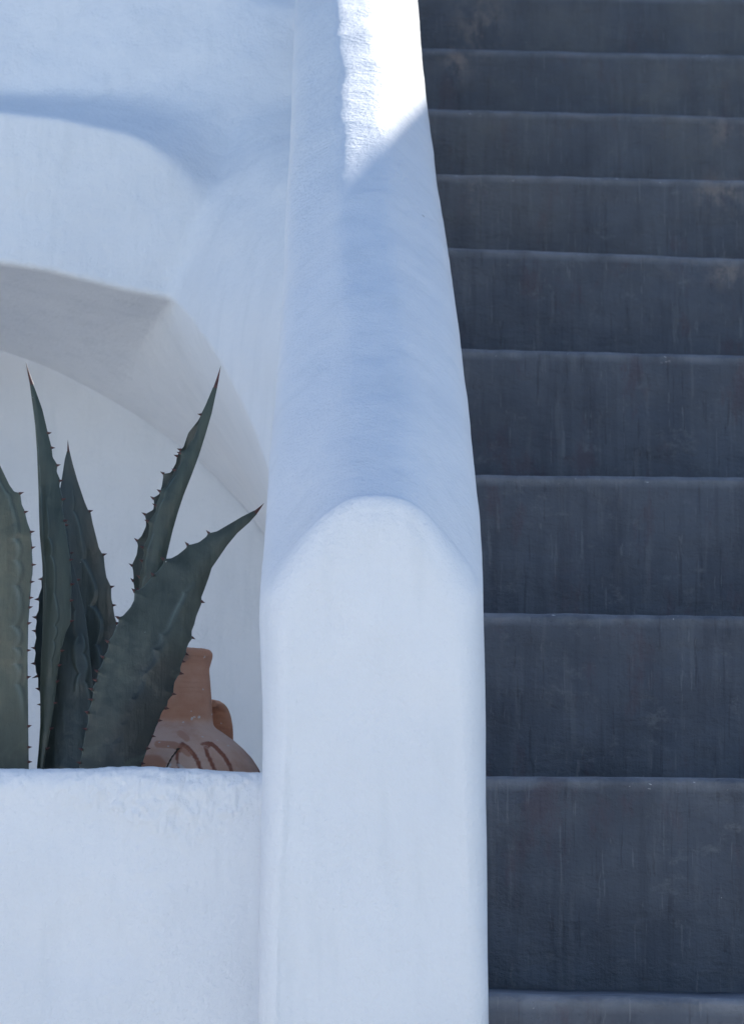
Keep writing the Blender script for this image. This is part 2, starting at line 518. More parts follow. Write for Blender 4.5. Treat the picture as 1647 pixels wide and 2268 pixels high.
for q in np.concatenate([np.linspace(0.03, 1.0, 46), 1 + np.linspace(0, 1, 15)[1:]]):
    e = max(0.0, q - 1.0)                       # 0..1 over the round-over
    qi = min(q, 1.0)
    ex = math.sin(e * math.pi / 2)
    qx = (1 - ix) * qi + ix * ex
    qz = (1 - iz) * qi + iz * ex
    dep = dep_i * (1 - math.cos(e * math.pi / 2))
    rows.append(np.stack([xc + (X0 - xc) * qx, PF + dep, zc + (Z0 - zc) * qz], -1))
tail = np.concatenate([np.linspace(PF + 0.016, PF + 0.06, 12), np.linspace(PF + 0.065, 4.6, 220), np.linspace(4.65, 7.0, 20)])
for D in tail:
    X, Z = ring(D)
    if D < PF + 0.2:                             # ease the crest out of the end face
        w = float(sstep(D, PF, PF + 0.10))
        X = X * w + ring(PF + 0.001)[0] * (1 - w) if w < 1 else X
    Di = D if D >= PF + 0.22 else PF + dep_i + (D - PF - 0.012) * (0.22 - dep_i) / 0.208
    Di = np.broadcast_to(Di, npf)
    rows.append(np.stack([X, Di, Z], -1))
P = np.array(rows)
nrm_amp = sstep(P[..., 2], 0.2, 0.9)
Q = P.copy()
d1 = fbm(Q, 7, 3, 41); d2 = fbm(Q, 24, 3, 47); d3 = fbm(Q + 3.3, 7, 3, 53)
P[..., 0] += (0.0012 * fbm(Q, 3.5, 2, 41) + 0.0003 * d2) * nrm_amp
P[..., 2] += (0.0030 * fbm(Q + 3.3, 5, 2, 53) + 0.0016 * fbm(Q + 9, 13, 2, 57) + 0.0005 * fbm(Q + 5, 34, 2, 58)) * sstep(P[..., 2], 1.5, 1.65)
P[..., 1] += np.where(np.arange(len(P))[:, None] < 46, 0.0022 * fbm(Q, 7, 3, 61) + 0.0005 * fbm(Q, 45, 3, 63), 0)
F = grid_faces(len(P), npf, flip=True)
o = mesh_obj("stair_parapet", P, F + [list(range(npf)), [(len(P) - 1) * npf + i for i in range(npf - 1, -1, -1)]], M_PAR, attrs={"coarse": 0.30 + 0.70 * sstep(P[..., 1], 2.85, 3.15)})
tag(o, "thick white plastered stair parapet with rounded top and blunt end pillar", "parapet")

# ------------------------------------------------------------------ planter wall
PD = 2.355
TOPV = [(-900, 1694), (-300, 1697), (0, 1700), (150, 1698), (330, 1698), (420, 1701), (500, 1705), (578, 1710), (640, 1712)]
us = np.concatenate([np.linspace(-900, -20, 60), np.linspace(-15, 612, 330)])
ztop = up(us, smooth_interp(TOPV, us), PD)[:, 2]
xs = up(us, 1700, PD)[:, 0]
TK, RR = 0.075, 0.018
rowsP = []
for zf in np.concatenate([np.linspace(0, 0.80, 12), np.linspace(0.81, 1.0, 150)[1:]]):
    rowsP.append(np.stack([xs, np.full_like(xs, PD), zf * (ztop - RR)], -1))
for a in np.linspace(0, math.pi / 2, 14)[1:]:
    rowsP.append(np.stack([xs, np.full_like(xs, PD + RR - RR * math.cos(a)), ztop - RR + RR * math.sin(a)], -1))
for q in np.linspace(0, 1, 10)[1:]:
    rowsP.append(np.stack([xs, np.full_like(xs, PD + RR + q * (TK - 2 * RR)), ztop - 0.004 * q], -1))
for a in np.linspace(0, math.pi / 2, 7)[1:]:
    rowsP.append(np.stack([xs, np.full_like(xs, PD + TK - RR + RR * math.sin(a)), ztop - 0.004 - RR + RR * math.cos(a)], -1))
rowsP.append(np.stack([xs, np.full_like(xs, PD + TK), 0 * xs], -1))
P = np.array(rowsP)
Q = P.copy()
up_z = ztop[None, :] - Q[..., 2]
U, Vv = down(Q)
# crumbly band of old render under the lip, dipping towards the middle, plus fine unevenness
band = interp([(-900, 0.02), (0, 0.018), (200, 0.030), (300, 0.045), (420, 0.060), (520, 0.035), (612, 0.028)], U)
rough_band = sstep(up_z, band + 0.010, band - 0.010)
rough_side = sstep(np.abs(U - (330 + 0.22 * (Vv - 1900))), 95, 20) * sstep(Vv, 2268, 1900) * 0.55
rz = np.clip(np.maximum(rough_band * (0.35 + 0.65 * sstep(U, 60, 320)), rough_side * 0.6), 0, 1)
disp = 0.0030 * fbm(Q, 9, 3, 71) + rz * (0.0016 * fbm(Q, 95, 4, 73, 0.6) + 0.0012 * np.abs(fbm(Q, 160, 3, 79))) + 0.0002 * fbm(Q * [1, 1, 0.2], 160, 3, 83) + 0.0014 * rz
front = sstep(Q[..., 1], PD + 0.03, PD + 0.005)
P[..., 1] -= disp * front * sstep(Q[..., 2], 0.9, 1.2)
topm = sstep(up_z, 0.022, 0.004)
L = np.stack([Q[..., 0], 0 * Q[..., 0], 0 * Q[..., 0]], -1)
P[..., 2] += topm * (0.0009 * fbm(Q, 18, 3, 91) + 0.0006 * fbm(Q, 90, 3, 97))
nr, nc = P.shape[:2]
F = grid_faces(nr, nc)
F.append([j * nc for j in range(nr)]); F.append([j * nc + nc - 1 for j in range(nr - 1, -1, -1)])
planter = mesh_obj("planter_wall", P, F, M_PLANT)
tag(planter, "low white planter wall with crumbly top edge in front of the agave", "planter")

# ------------------------------------------------------------------ arched niche wall behind the planter
DB = 4.33                         # back wall of the niche
V_FRONT = [(-1150, 1500), (-1050, 1000), (-900, 760), (-700, 640), (-450, 570), (-150, 566), (0, 590), (100, 606), (200, 630), (300, 653), (355, 664), (385, 672), (412, 700), (440, 735), (470, 778), (500, 828), (540, 905), (570, 975), (592, 1040), (612, 1105), (635, 1185), (660, 1280), (700, 1450)]
V_BACK = [(-1200, 1500), (-1120, 1200), (-900, 880), (-600, 740), (-300, 710), (-100, 742), (0, 775), (100, 811), (160, 839), (240, 881), (300, 918), (370, 965), (430, 1012), (500, 1078), (560, 1148), (600, 1212), (635, 1290), (665, 1380), (700, 1500)]
V_EDGE = [(-1200, 235), (-400, 228), (-150, 236), (0, 250), (130, 266), (250, 291), (350, 317), (430, 347), (480, 378), (520, 410), (560, 440), (700, 520)]
def face_depth(u, v):
    ve = smooth_interp(V_EDGE, u)
    vc = 214 + 0.035 * np.clip(u, -300, 800)           # foot of the upper wall
    crisp = sstep(u, 500, 270)                         # the ledge edge softens to the right
    ve = ve + (1 - crisp) * 40
    span = np.maximum(ve - vc, 12.0)
    x = (ve - v) / span
    k = 0.014 + 0.16 * (1 - crisp)
    lo = np.logaddexp(0, np.clip(x / k, -50, 50)) * k
    lo = np.where(x / k > 50, x, lo)
    q = 0.16 + 0.10 * (1 - crisp)
    cove = 1 - np.logaddexp(0, np.clip((1 - lo) / q, -50, 50)) * q + np.logaddexp(0, -50.0)
    cove = cove + q * np.log1p(np.exp(-1 / q))
    D = 3.85 + 0.14 * cove
    D = D + 0.00025 * np.logaddexp(0, (vc - v - 60) / 40.0) * 40.0   # slight batter above
    # flank to the right of the crease swings forward to the parapet
    uc = smooth_interp([(150, 540), (250, 522), (400, 488), (550, 428), (660, 386), (760, 368), (900, 360), (1400, 350)], v)
    x = (u - uc)
    fl = np.logaddexp(0, x / 9.0) * 9.0
    w = sstep(v, 200, 420)
    D = D - w * 0.0017 * np.minimum(fl, 320)
    D = D + 0.05 * np.exp(-((u - 655) / 26.0) ** 2) * sstep(v, 600, 250) * 0
    # gentle plaster unevenness of the face
    return D
nic = empty("arched_wall", (-0.6, 3.85, 0.0), "white plastered wall with a deep arched niche behind the agave", "wall")
us = np.concatenate([np.linspace(-1150, -60, 80), np.linspace(-50, 690, 330)])
vf = smooth_interp(V_FRONT, us)
# rows run from the arch rim upward; the first few roll the rim over
t = np.concatenate([np.linspace(0, 0.12, 30), np.linspace(0.12, 1, 190)[1:]])
VT = -700.0
UU = np.broadcast_to(us, (len(t), len(us)))
VV = vf[None, :] + (VT - vf[None, :]) * t[:, None]
DD = face_depth(UU, VV)
rim = np.clip(1 - (vf[None, :] - VV) / 20.0, 0, 1)
DD = DD + 0.014 * (1 - np.sqrt(1 - rim ** 2))
# never nearer than the parapet it runs into
DSIL = PF + (np.linspace(0, 2.6, 60))
VSIL = np.array([float(down(np.array([0, d_, APEX[2] + SLOPE * (d_ - PF) - RISE]))[1]) for d_ in DSIL])
dmin = np.interp(VV, VSIL[::-1], DSIL[::-1]) 
w_ = sstep(UU, 500, 645)
DD = DD + w_ * np.logaddexp(0, (dmin + 0.04 - DD) / 0.04) * 0.04
P = up(UU, VV, DD)
Q = P.copy()
P[..., 1] += 0.006 * fbm(Q, 4.5, 3, 101) + 0.0012 * fbm(Q, 30, 3, 105)
wf_front_rim = P[0].copy()
nr, nc = P.shape[:2]
V = P.reshape(-1, 3)
F = grid_faces(nr, nc)
# thickness: top and back
topb = P[-1] + np.array([0, 1.2, 0.0])
V = np.concatenate([V, topb])
F += [((nr - 1) * nc + i, (nr - 1) * nc + i + 1, nr * nc + i + 1, nr * nc + i) for i in range(nc - 1)]
mesh_obj("wall_face", V, F, M_WHITE, nic, origin=(-0.6, 3.85, 0.0))
# soffit of the arch
def arclen(p):
    d = np.concatenate([[0], np.cumsum(np.linalg.norm(np.diff(p, axis=0), axis=1))])
    return d
bu = np.concatenate([np.linspace(-1200, -60, 100), np.linspace(-50, 700, 300)])
bv = smooth_interp(V_BACK, bu)
B = up(bu, bv, DB)
fr = wf_front_rim
fu = us
# match by visual sweep: same height fraction along both curves
sf = arclen(fr[:, [0, 2]]); sb = arclen(B[:, [0, 2]])
k0f = np.interp(0, fu, sf); k0b = np.interp(-40, bu, sb)
pf = np.where(sf < k0f, 0.5 * sf / k0f, 0.5 + 0.5 * (sf - k0f) / (sf[-1] - k0f))
pb = np.where(sb < k0b, 0.5 * sb / k0b, 0.5 + 0.5 * (sb - k0b) / (sb[-1] - k0b))
Bm = np.stack([np.interp(pf, pb, B[:, i]) for i in range(3)], -1)
tt = np.linspace(0, 1, 40)
S = fr[None] * (1 - tt[:, None, None]) + Bm[None] * tt[:, None, None]
S[..., 2] += 0.012 * np.sin(math.pi * tt)[:, None]
S[:, :, 2] += 0.004 * fbm(S, 6, 3, 111) * np.sin(math.pi * tt)[:, None]
mesh_obj("arch_soffit", S, grid_faces(len(tt), len(fr), flip=True), M_WHITE, nic, origin=(-0.6, 3.85, 0.0))
# back wall of the niche
xs = np.linspace(-1.5, 0.0, 120); zs = np.linspace(0.0, 2.37, 150)
XX, ZZ = np.meshgrid(xs, zs)
P = np.stack([XX, np.full_like(XX, DB + 0.004), ZZ], -1)
P[..., 1] += 0.004 * np.abs(fbm(P, 4, 3, 121))
Pb = P[:, :].copy(); Pb[..., 1] = DB + 0.15
V = np.concatenate([P.reshape(-1, 3), Pb.reshape(-1, 3)])
nn = P.shape[0] * P.shape[1]
F = grid_faces(len(zs), len(xs)) + grid_faces(len(zs), len(xs), off=nn, flip=True)
mesh_obj("niche_back", V, F, M_WHITE, nic, origin=(-0.6, 3.85, 0.0))

# ------------------------------------------------------------------ soil
xs = np.linspace(-0.62, -0.075, 60); ys = np.linspace(PD + TK - 0.01, DB, 50)
XX, YY = np.meshgrid(xs, ys)
ZS = float(up(200, 1862, 2.55)[2])
P = np.stack([XX, YY, np.full_like(XX, ZS)], -1)
P[..., 2] += 0.006 * fbm(P, 25, 4, 131)
o = mesh_obj("soil", P, grid_faces(50, 60), M_SOIL)
o["kind"] = "stuff"
o["label"] = "dry brown soil inside the planter"
o["category"] = "soil"

# ------------------------------------------------------------------ neighbouring house wall on the right (shades the stairs)
XW = 1.32
P0 = np.array(up(940, 156, 3.338))
MW = 0.282
tW = (XW - P0[0]) / SUN.x
yw0 = P0[1] + tW * SUN.y; zw0 = P0[2] + tW * SUN.z
ya, yb = 3.25, 9.0
za_, zb_ = zw0 + MW * (ya - yw0), zw0 + MW * (yb - yw0)
yy = np.concatenate([np.linspace(ya, 7.14, 50), np.linspace(7.16, 7.20, 4), np.linspace(7.3, yb, 20)])
nb = len(yy)
zz = za_ + (zb_ - za_) * (yy - ya) / (yb - ya)
L = np.stack([0 * yy, yy, 0 * yy], -1)
zz = zz + 0.008 * fbm(L, 1.7, 2, 141) + 1.1 * sstep(yy, 7.16, 7.20)
V, F = [], []
prof = [(0.0, 0, 0), (0.0, 1, -0.06), (0.02, 1, -0.02), (0.06, 1, 0.0), (0.30, 1, 0.0), (0.34, 1, -0.02), (0.36, 1, -0.06), (0.36, 0, 0)]
for i in range(nb):
    for dx, m, dz in prof:
        V.append((XW + dx, yy[i], m * zz[i] + dz))
F = grid_faces(nb, len(prof), wrap=True)
F += [list(range(len(prof)))[::-1], [(nb - 1) * len(prof) + j for j in range(len(prof))]]
o = mesh_obj("side_wall", V, F, M_WHITE)
tag(o, "tall white wall along the right side of the stairs", "wall")

# ------------------------------------------------------------------ agave
AB = np.array([*up(205, 1862, 2.56)]); AB[2] = ZS
agave = empty("agave_plant", AB, "blue green agave with toothed pointed leaves growing in the planter", "agave")

def spine_mesh(name="spine", n=7, m=6):
    V, F = [], []
    for j in range(m + 1):
        t = j / m
        r = (1 - t) ** 0.95
        off = 0.28 * t * t
        for i in range(n):
            a = 2 * math.pi * i / n
            V.append((r * math.cos(a) + off, r * math.sin(a), t))
    F = grid_faces(m + 1, n, wrap=True)
    me = bpy.data.meshes.new(name)
    me.from_pydata(V, [], F)
    me.polygons.foreach_set("use_smooth", [True] * len(me.polygons))
    me.materials.append(M_SPINE)
    return me
SPINE = spine_mesh()

def place_spine(name, base, tip, r, parent, bend=1.0):
    base = np.asarray(base); tip = np.asarray(tip)
    d = Vector(tip - base)
    ln = d.length
    z = d.normalized()
    x = Vector((0, 0, 1)) - z * z.z
    x = x.normalized() if x.length > 1e-4 else Vector((1, 0, 0))
    if bend < 0: x = -x
    y = z.cross(x)
    o = bpy.data.objects.new(name, SPINE)
    M = Matrix.Identity(4)
    for i, (a, s) in enumerate(((x, r), (y, r), (z, ln))):
        for j in range(3):
            M[j][i] = a[j] * s
    for j in range(3):
        M[j][3] = base[j] - AB[j]
    link(o, parent)
    o.matrix_basis = M
    return o

def resample(pts, n):
    p = np.array(pts, float)
    d = arclen(p)
    s = np.linspace(0, d[-1], n)
    q = np.stack([np.interp(s, d, p[:, i]) for i in range(2)], -1)
    q[1:-1] = 0.25 * q[:-2] + 0.5 * q[1:-1] + 0.25 * q[2:]     # soften corners of the traced margin
    return q

def make_leaf(L, R, Db, Dt, bulge, thick, mat, tip=None, tipw=None, teeth=(), imprints=(), label=None, n=340, m=41, grime=None, wave=0.0, seed=0, skew=0.0, spine_side=1):
    """L, R: margins from the foot to the tip; Db/Dt: depth at foot and tip; bulge>0 is convex to the viewer"""
    l = resample(L, n); r = resample(R, n)
    t = np.linspace(0, 1, n)
    dep = Db + (Dt - Db) * t ** 1.2
    dl = dep + skew * (1 - t) ; dr = dep - skew * (1 - t)
    L3 = up(l[:, 0], l[:, 1], dl); R3 = up(r[:, 0], r[:, 1], dr)
    W = np.linalg.norm(R3 - L3, axis=1)
    s = np.linspace(-1, 1, m)
    s = np.sin(s * math.pi / 2) * 0.5 + s * 0.5
    a = (s + 1) / 2
    def soft(A_, k_=24):
        pad = np.concatenate([2 * A_[:1] - A_[1:k_ + 1][::-1], A_, 2 * A_[-1:] - A_[-k_ - 1:-1][::-1]])
        w_ = np.hanning(2 * k_ + 3)[1:-1]; w_ = w_ / w_.sum()
        return np.stack([np.convolve(pad[:, i], w_, 'valid') for i in range(A_.shape[1])], -1)
    Ls, Rs = soft(L3), soft(R3)
    Ws = np.linalg.norm(Rs - Ls, axis=1)
    # the scallops of the margins die out quickly towards the middle of the blade
    P = Ls[:, None] * (1 - a)[None, :, None] + Rs[:, None] * a[None, :, None] + (L3 - Ls)[:, None] * ((1 - a) ** 7)[None, :, None] + (R3 - Rs)[:, None] * (a ** 7)[None, :, None]
    W = Ws
    prof = 1 - s ** 2
    off = bulge * W[:, None] * prof[None]
    bloom = np.zeros((n, m)); groove = np.zeros((n, m))
    S, T = np.meshgrid(s, t)
    for (s0, s1, amp, cnt, side, t0, t1, hgt) in imprints:
        # scalloped print of the neighbouring bud leaf: a shallow step along a toothed line
        ph = (T * cnt + 0.55 * np.sin(T * cnt * 1.9 + seed) * 0.6 + 0.5 * np.sin(T * 9 + seed)) % 1.0
        line = s0 + (s1 - s0) * T + amp * 1.3 * side * (np.abs(np.sin(math.pi * ph)) ** 0.55 - 0.5) * (1 + 0.3 * np.sin(T * 23 + seed))
        x = (S - line) * side
        win = sstep(T, t0 - 0.03, t0 + 0.03) * sstep(T, t1 + 0.03, t1 - 0.03)
        off = off + hgt * sstep(x, 0.06, -0.02) * win
        bloom = np.maximum(bloom, np.exp(-((x + 0.05) / 0.055) ** 2) * win * (0.35 + 0.65 * sstep(ph, 0.2, 0.9)))
        groove = np.maximum(groove, np.exp(-((x - 0.045) / 0.03) ** 2) * win)
    off = off + wave * fbm(P + seed * 3.7, 30, 3, 200 + seed)
    th = thick * np.sqrt(np.clip(1 - s ** 2, 0, 1))[None] * (1 - 0.75 * t[:, None] ** 2) + 0.0008
    A = P.copy(); A[..., 1] -= off
    Bk = P.copy(); Bk[..., 1] -= off - th
    Bk[:, 0] = A[:, 0] + [0, 0.0010, 0]; Bk[:, -1] = A[:, -1] + [0, 0.0010, 0]
    V = np.concatenate([A.reshape(-1, 3), Bk.reshape(-1, 3)])
    k = n * m
    F = grid_faces(n, m) + grid_faces(n, m, off=k, flip=True)
    for i in range(n - 1):
        F.append((i * m, (i + 1) * m, k + (i + 1) * m, k + i * m))
        F.append((i * m + m - 1, k + i * m + m - 1, k + (i + 1) * m + m - 1, (i + 1) * m + m - 1))
    F += [(j, j + 1, k + j + 1, k + j) for j in range(m - 1)]
    F += [((n - 1) * m + j + 1, (n - 1) * m + j, k + (n - 1) * m + j, k + (n - 1) * m + j + 1) for j in range(m - 1)]
    # pale horny line along the margins
    edge = np.exp(-((1 - np.abs(S)) / 0.02) ** 2) * 1.0
    bloom = np.maximum(bloom, edge)
    g = np.zeros((n, m)) if grime is None else grime(S, T)
    z0 = np.zeros(k)
    lf = mesh_obj("leaf", V, F, mat, agave, attrs={"bloom": np.concatenate([bloom.ravel(), z0]), "groove": np.concatenate([groove.ravel(), z0]), "grime": np.concatenate([g.ravel(), z0])}, origin=AB)
    if label:
        lf["label"] = label
    if tip is not None:
        c = (L3[-1] + R3[-1]) / 2
        tp = up(tip[0], tip[1], Dt)
        back = (L3[-1] + R3[-1]) / 2 + (c - tp) * 0.10
        w = np.linalg.norm(R3[-1] - L3[-1]) / 2
        place_spine("tip_spine", back + [0, 0.0004, 0], tp, max(w * 1.05, 0.0010), lf, spine_side)
    allm = np.concatenate([l, r]); alld = np.concatenate([dl, dr])
    for tx, ty in teeth:
        d2 = (allm[:, 0] - tx) ** 2 + (allm[:, 1] - ty) ** 2
        i = int(np.argmin(d2))
        # a base a little inside the blade
        inner = (l[i % n] + r[i % n]) / 2
        bx, by = allm[i]
        dirv = np.array([bx - tx, by - ty]); ln = max(1e-6, np.hypot(*dirv))
        if ln < 8.5:
            away = np.array([bx, by]) - inner
            away = away / np.hypot(*away)
            tx, ty = bx + away[0] * 8.5, by + away[1] * 8.5 - 1.0
            dirv = np.array([bx - tx, by - ty]); ln = np.hypot(*dirv)
        bx, by = bx + dirv[0] / ln * 1.6, by + dirv[1] / ln * 1.6
        b3 = up(bx, by, alld[i] + 0.0004); t3 = up(tx, ty, alld[i])
        place_spine("spine", b3, t3, 0.00125 + 0.0003 * random.random(), lf, random.choice((-1, 1, 1)))
    return lf

# far left leaf, running out of the frame
make_leaf(
    L=[(-95, 1850), (-120, 1700), (-132, 1500), (-128, 1350), (-112, 1220), (-90, 1120), (-62, 1020), (-38, 965)],
    R=[(70, 1850), (64, 1697), (63, 1607), (61.6, 1458), (63, 1384), (66, 1341), (70, 1284), (72, 1272), (73, 1253), (71, 1221), (72, 1211), (69, 1190), (70, 1180), (62, 1160), (57, 1141), (56, 1133), (48.5, 1117), (46.5, 1101), (45, 1092), (32, 1089), (21.5, 1074), (0, 1029), (-8, 1012), (-20, 985), (-34, 962)],
    Db=2.50, Dt=2.47, bulge=0.10, thick=0.012, mat=M_LEAF_PALE, tip=(-46, 925), seed=2, wave=0.0005, skew=0.012,
    teeth=[(54, 1089), (64, 1131), (79, 1177), (77, 1214), (82, 1251), (75, 1289), (74, 1324), (69, 1345), (66, 1380), (64, 1440), (64, 1500), (67, 1609), (68, 1655), (69, 1686)],
    imprints=[(0.98, 0.56, 0.10, 13, 1, 0.28, 0.97, 0.0008)],
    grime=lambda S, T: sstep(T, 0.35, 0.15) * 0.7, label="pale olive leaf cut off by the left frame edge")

# dark leaf behind the tall one
make_leaf(
    L=[(112, 1850), (104, 1700), (97, 1600), (90, 1560), (89, 1535), (85, 1522), (85, 1501), (80, 1488), (79, 1475), (76, 1468), (79.5, 1446), (76, 1434), (81, 1412), (78, 1399), (82, 1376), (79, 1367), (86, 1352), (87, 1332), (84, 1327), (93, 1301), (92, 1284), (96, 1272), (103, 1240), (110, 1205)],
    R=[(175, 1850), (172, 1700), (170, 1500), (160, 1350), (135, 1240), (118, 1205)],
    Db=2.60, Dt=2.62, bulge=-0.12, thick=0.010, mat=M_LEAF_BLUE, tip=(115, 1180), seed=4,
    teeth=[(85, 1281), (79.6, 1328), (73, 1367), (73, 1398), (68, 1436), (71, 1471), (71, 1503), (82, 1528), (86, 1562)])

# second upright leaf with the short tip
make_leaf(
    L=[(150, 1850), (140, 1700), (130, 1500), (126, 1300), (128, 1180), (134, 1080), (137.5, 1060), (144, 1017), (149, 999)],
    R=[(225, 1850), (232, 1650), (244, 1500), (255, 1420), (259, 1380), (254, 1365), (251, 1346), (251, 1341), (247, 1327), (246.5, 1312), (247, 1300), (244, 1295), (236, 1278), (233, 1260), (231.5, 1246), (230, 1228), (225.6, 1225), (219, 1212), (213, 1188), (205, 1156), (201, 1134), (195.6, 1130), (187, 1109), (172, 1064), (162, 1029), (154.6, 999)],
    Db=2.585, Dt=2.60, bulge=-0.13, thick=0.010, mat=M_LEAF_BLUE, tip=(150, 973), seed=6, wave=0.0004,
    teeth=[(203, 1128), (234, 1227), (252.5, 1298), (258, 1341), (265, 1380)],
    imprints=[(0.90, -0.05, 0.20, 7, 1, 0.28, 0.90, 0.0012)])

# leaf behind the tall one, lower right of it
make_leaf(
    L=[(118, 1850), (97, 1700), (97, 1600), (104, 1480), (112, 1380), (118, 1280), (126, 1200), (132, 1140)],
    R=[(215, 1850), (213, 1700), (211, 1570), (206, 1512), (199.6, 1448), (194, 1395), (187, 1348), (179, 1315), (172, 1286), (166, 1264), (161, 1246), (153, 1205), (146, 1165), (140, 1140)],
    Db=2.535, Dt=2.56, bulge=0.04, thick=0.010, mat=M_LEAF_BLUE, tip=(134, 1118), seed=8, wave=0.0004,
    imprints=[(0.86, 0.72, 0.12, 9, 1, 0.02, 0.62, 0.0014), (0.25, 0.45, 0.16, 8, -1, 0.45, 0.95, 0.0010)],
    teeth=[(143, 1163), (157, 1226), (174, 1284)], label="bluish inner leaf still hugging the tall one")

# tall leaf on the left
make_leaf(
    L=[(100, 1850), (82, 1700), (86, 1660), (89.6, 1607), (89.6, 1522), (92.4, 1448), (95.5, 1384), (96.6, 1310), (94.6, 1250), (89, 1184), (87, 1130), (85, 1066), (82.7, 1001), (78.4, 941), (71, 884), (66, 846)],
    R=[(112, 1850), (96, 1700), (104, 1658), (112, 1616), (121, 1556), (126, 1509), (131, 1471), (136, 1441), (146, 1400), (158, 1378), (157, 1330), (159, 1290), (156, 1240), (150, 1200), (144, 1160), (143, 1152), (137.5, 1122), (140, 1106), (132, 1076), (134, 1063), (125.7, 1044), (128, 1030), (117, 1012), (115, 992), (106, 956), (94.5, 907), (80, 866), (73.5, 850)],
    Db=2.505, Dt=2.53, bulge=0.15, thick=0.008, mat=M_LEAF_GREEN, tip=(56.3, 802), seed=10, wave=0.0005,
    teeth=[(111, 958), (119, 991), (133.5, 1031), (139, 1063), (145, 1106), (147, 1153), (160, 1239), (163.5, 1293), (162, 1331), (164, 1378), (139, 1442), (134, 1473), (130, 1509), (124, 1557), (115, 1616), (107, 1659)],
    imprints=[(-0.80, -0.72, 0.05, 14, 1, 0.48, 0.98, 0.0004), (0.95, -0.90, 0.18, 18, 1, 0.36, 0.72, 0.0012)], label="tallest leaf, narrow with a long dark tip")

# folded leaf reaching up to the right: back half then front half
make_leaf(
    L=[(262, 1850), (280, 1600), (290, 1420), (297, 1330), (298.5, 1309), (297, 1294), (294.5, 1288), (296.4, 1280), (295, 1262), (292, 1252), (294.5, 1247), (303, 1229), (306, 1207), (302, 1197), (304, 1197), (313.5, 1188), (324, 1165), (323, 1148), (320, 1139), (323, 1138), (340, 1129), (341.7, 1112), (339, 1102), (342, 1101), (353, 1095), (359, 1076), (361.7, 1056), (361, 1048), (366, 1049), (378, 1047), (390, 1026), (392, 1012), (398, 998), (407, 990), (414, 968), (417, 959), (440, 930), (456, 896), (472, 858)],
    R=[(275, 1850), (295, 1600), (315, 1440), (330, 1330), (340, 1290), (352, 1240), (372, 1170), (392, 1110), (415, 1040), (440, 970), (462, 905), (478, 858)],
    Db=2.60, Dt=2.572, bulge=-0.10, thick=0.006, mat=M_LEAF_BLUE, seed=12,
    teeth=[(396.5, 995), (389, 1010), (356, 1046), (335.5, 1101), (316, 1138), (297.6, 1195), (287, 1253), (289, 1288), (292, 1311)], label="dark inner half of the folded leaf leaning right")
make_leaf(
    L=[(258, 1850), (280, 1600), (296, 1420), (305, 1330), (307.5, 1306), (311, 1289), (309, 1277), (310, 1274), (316, 1255), (315, 1242), (317, 1236), (320, 1225), (316, 1213), (319.6, 1207), (329, 1189), (331, 1165), (327, 1154), (333, 1152), (347, 1131), (344, 1120), (346, 1117), (355.6, 1098), (354, 1087), (369, 1077), (384, 1052), (387, 1042), (391.5, 1040), (400, 1028), (401, 1007), (398, 1003), (412, 997), (431, 968), (437, 949), (444, 920.5), (457, 894), (474, 856)],
    R=[(300, 1850), (318, 1600), (335, 1420), (352, 1310), (368.7, 1236), (373.5, 1214), (383, 1174), (395, 1133), (407, 1097), (424, 1054), (440.5, 1009), (455, 963), (469, 915), (476, 882), (482, 853)],
    Db=2.56, Dt=2.57, bulge=0.14, thick=0.008, mat=M_LEAF_GREEN, tip=(490.7, 809), seed=14, wave=0.0005, spine_side=1,
    teeth=[(441, 917), (394, 1003), (383, 1040), (349.6, 1087), (341, 1120), (323, 1153), (312, 1213), (310, 1241), (303, 1278), (300, 1304)],
    imprints=[(-0.45, -0.70, 0.14, 12, -1, 0.52, 0.80, 0.0010)], label="folded grey green leaf leaning up to the right")

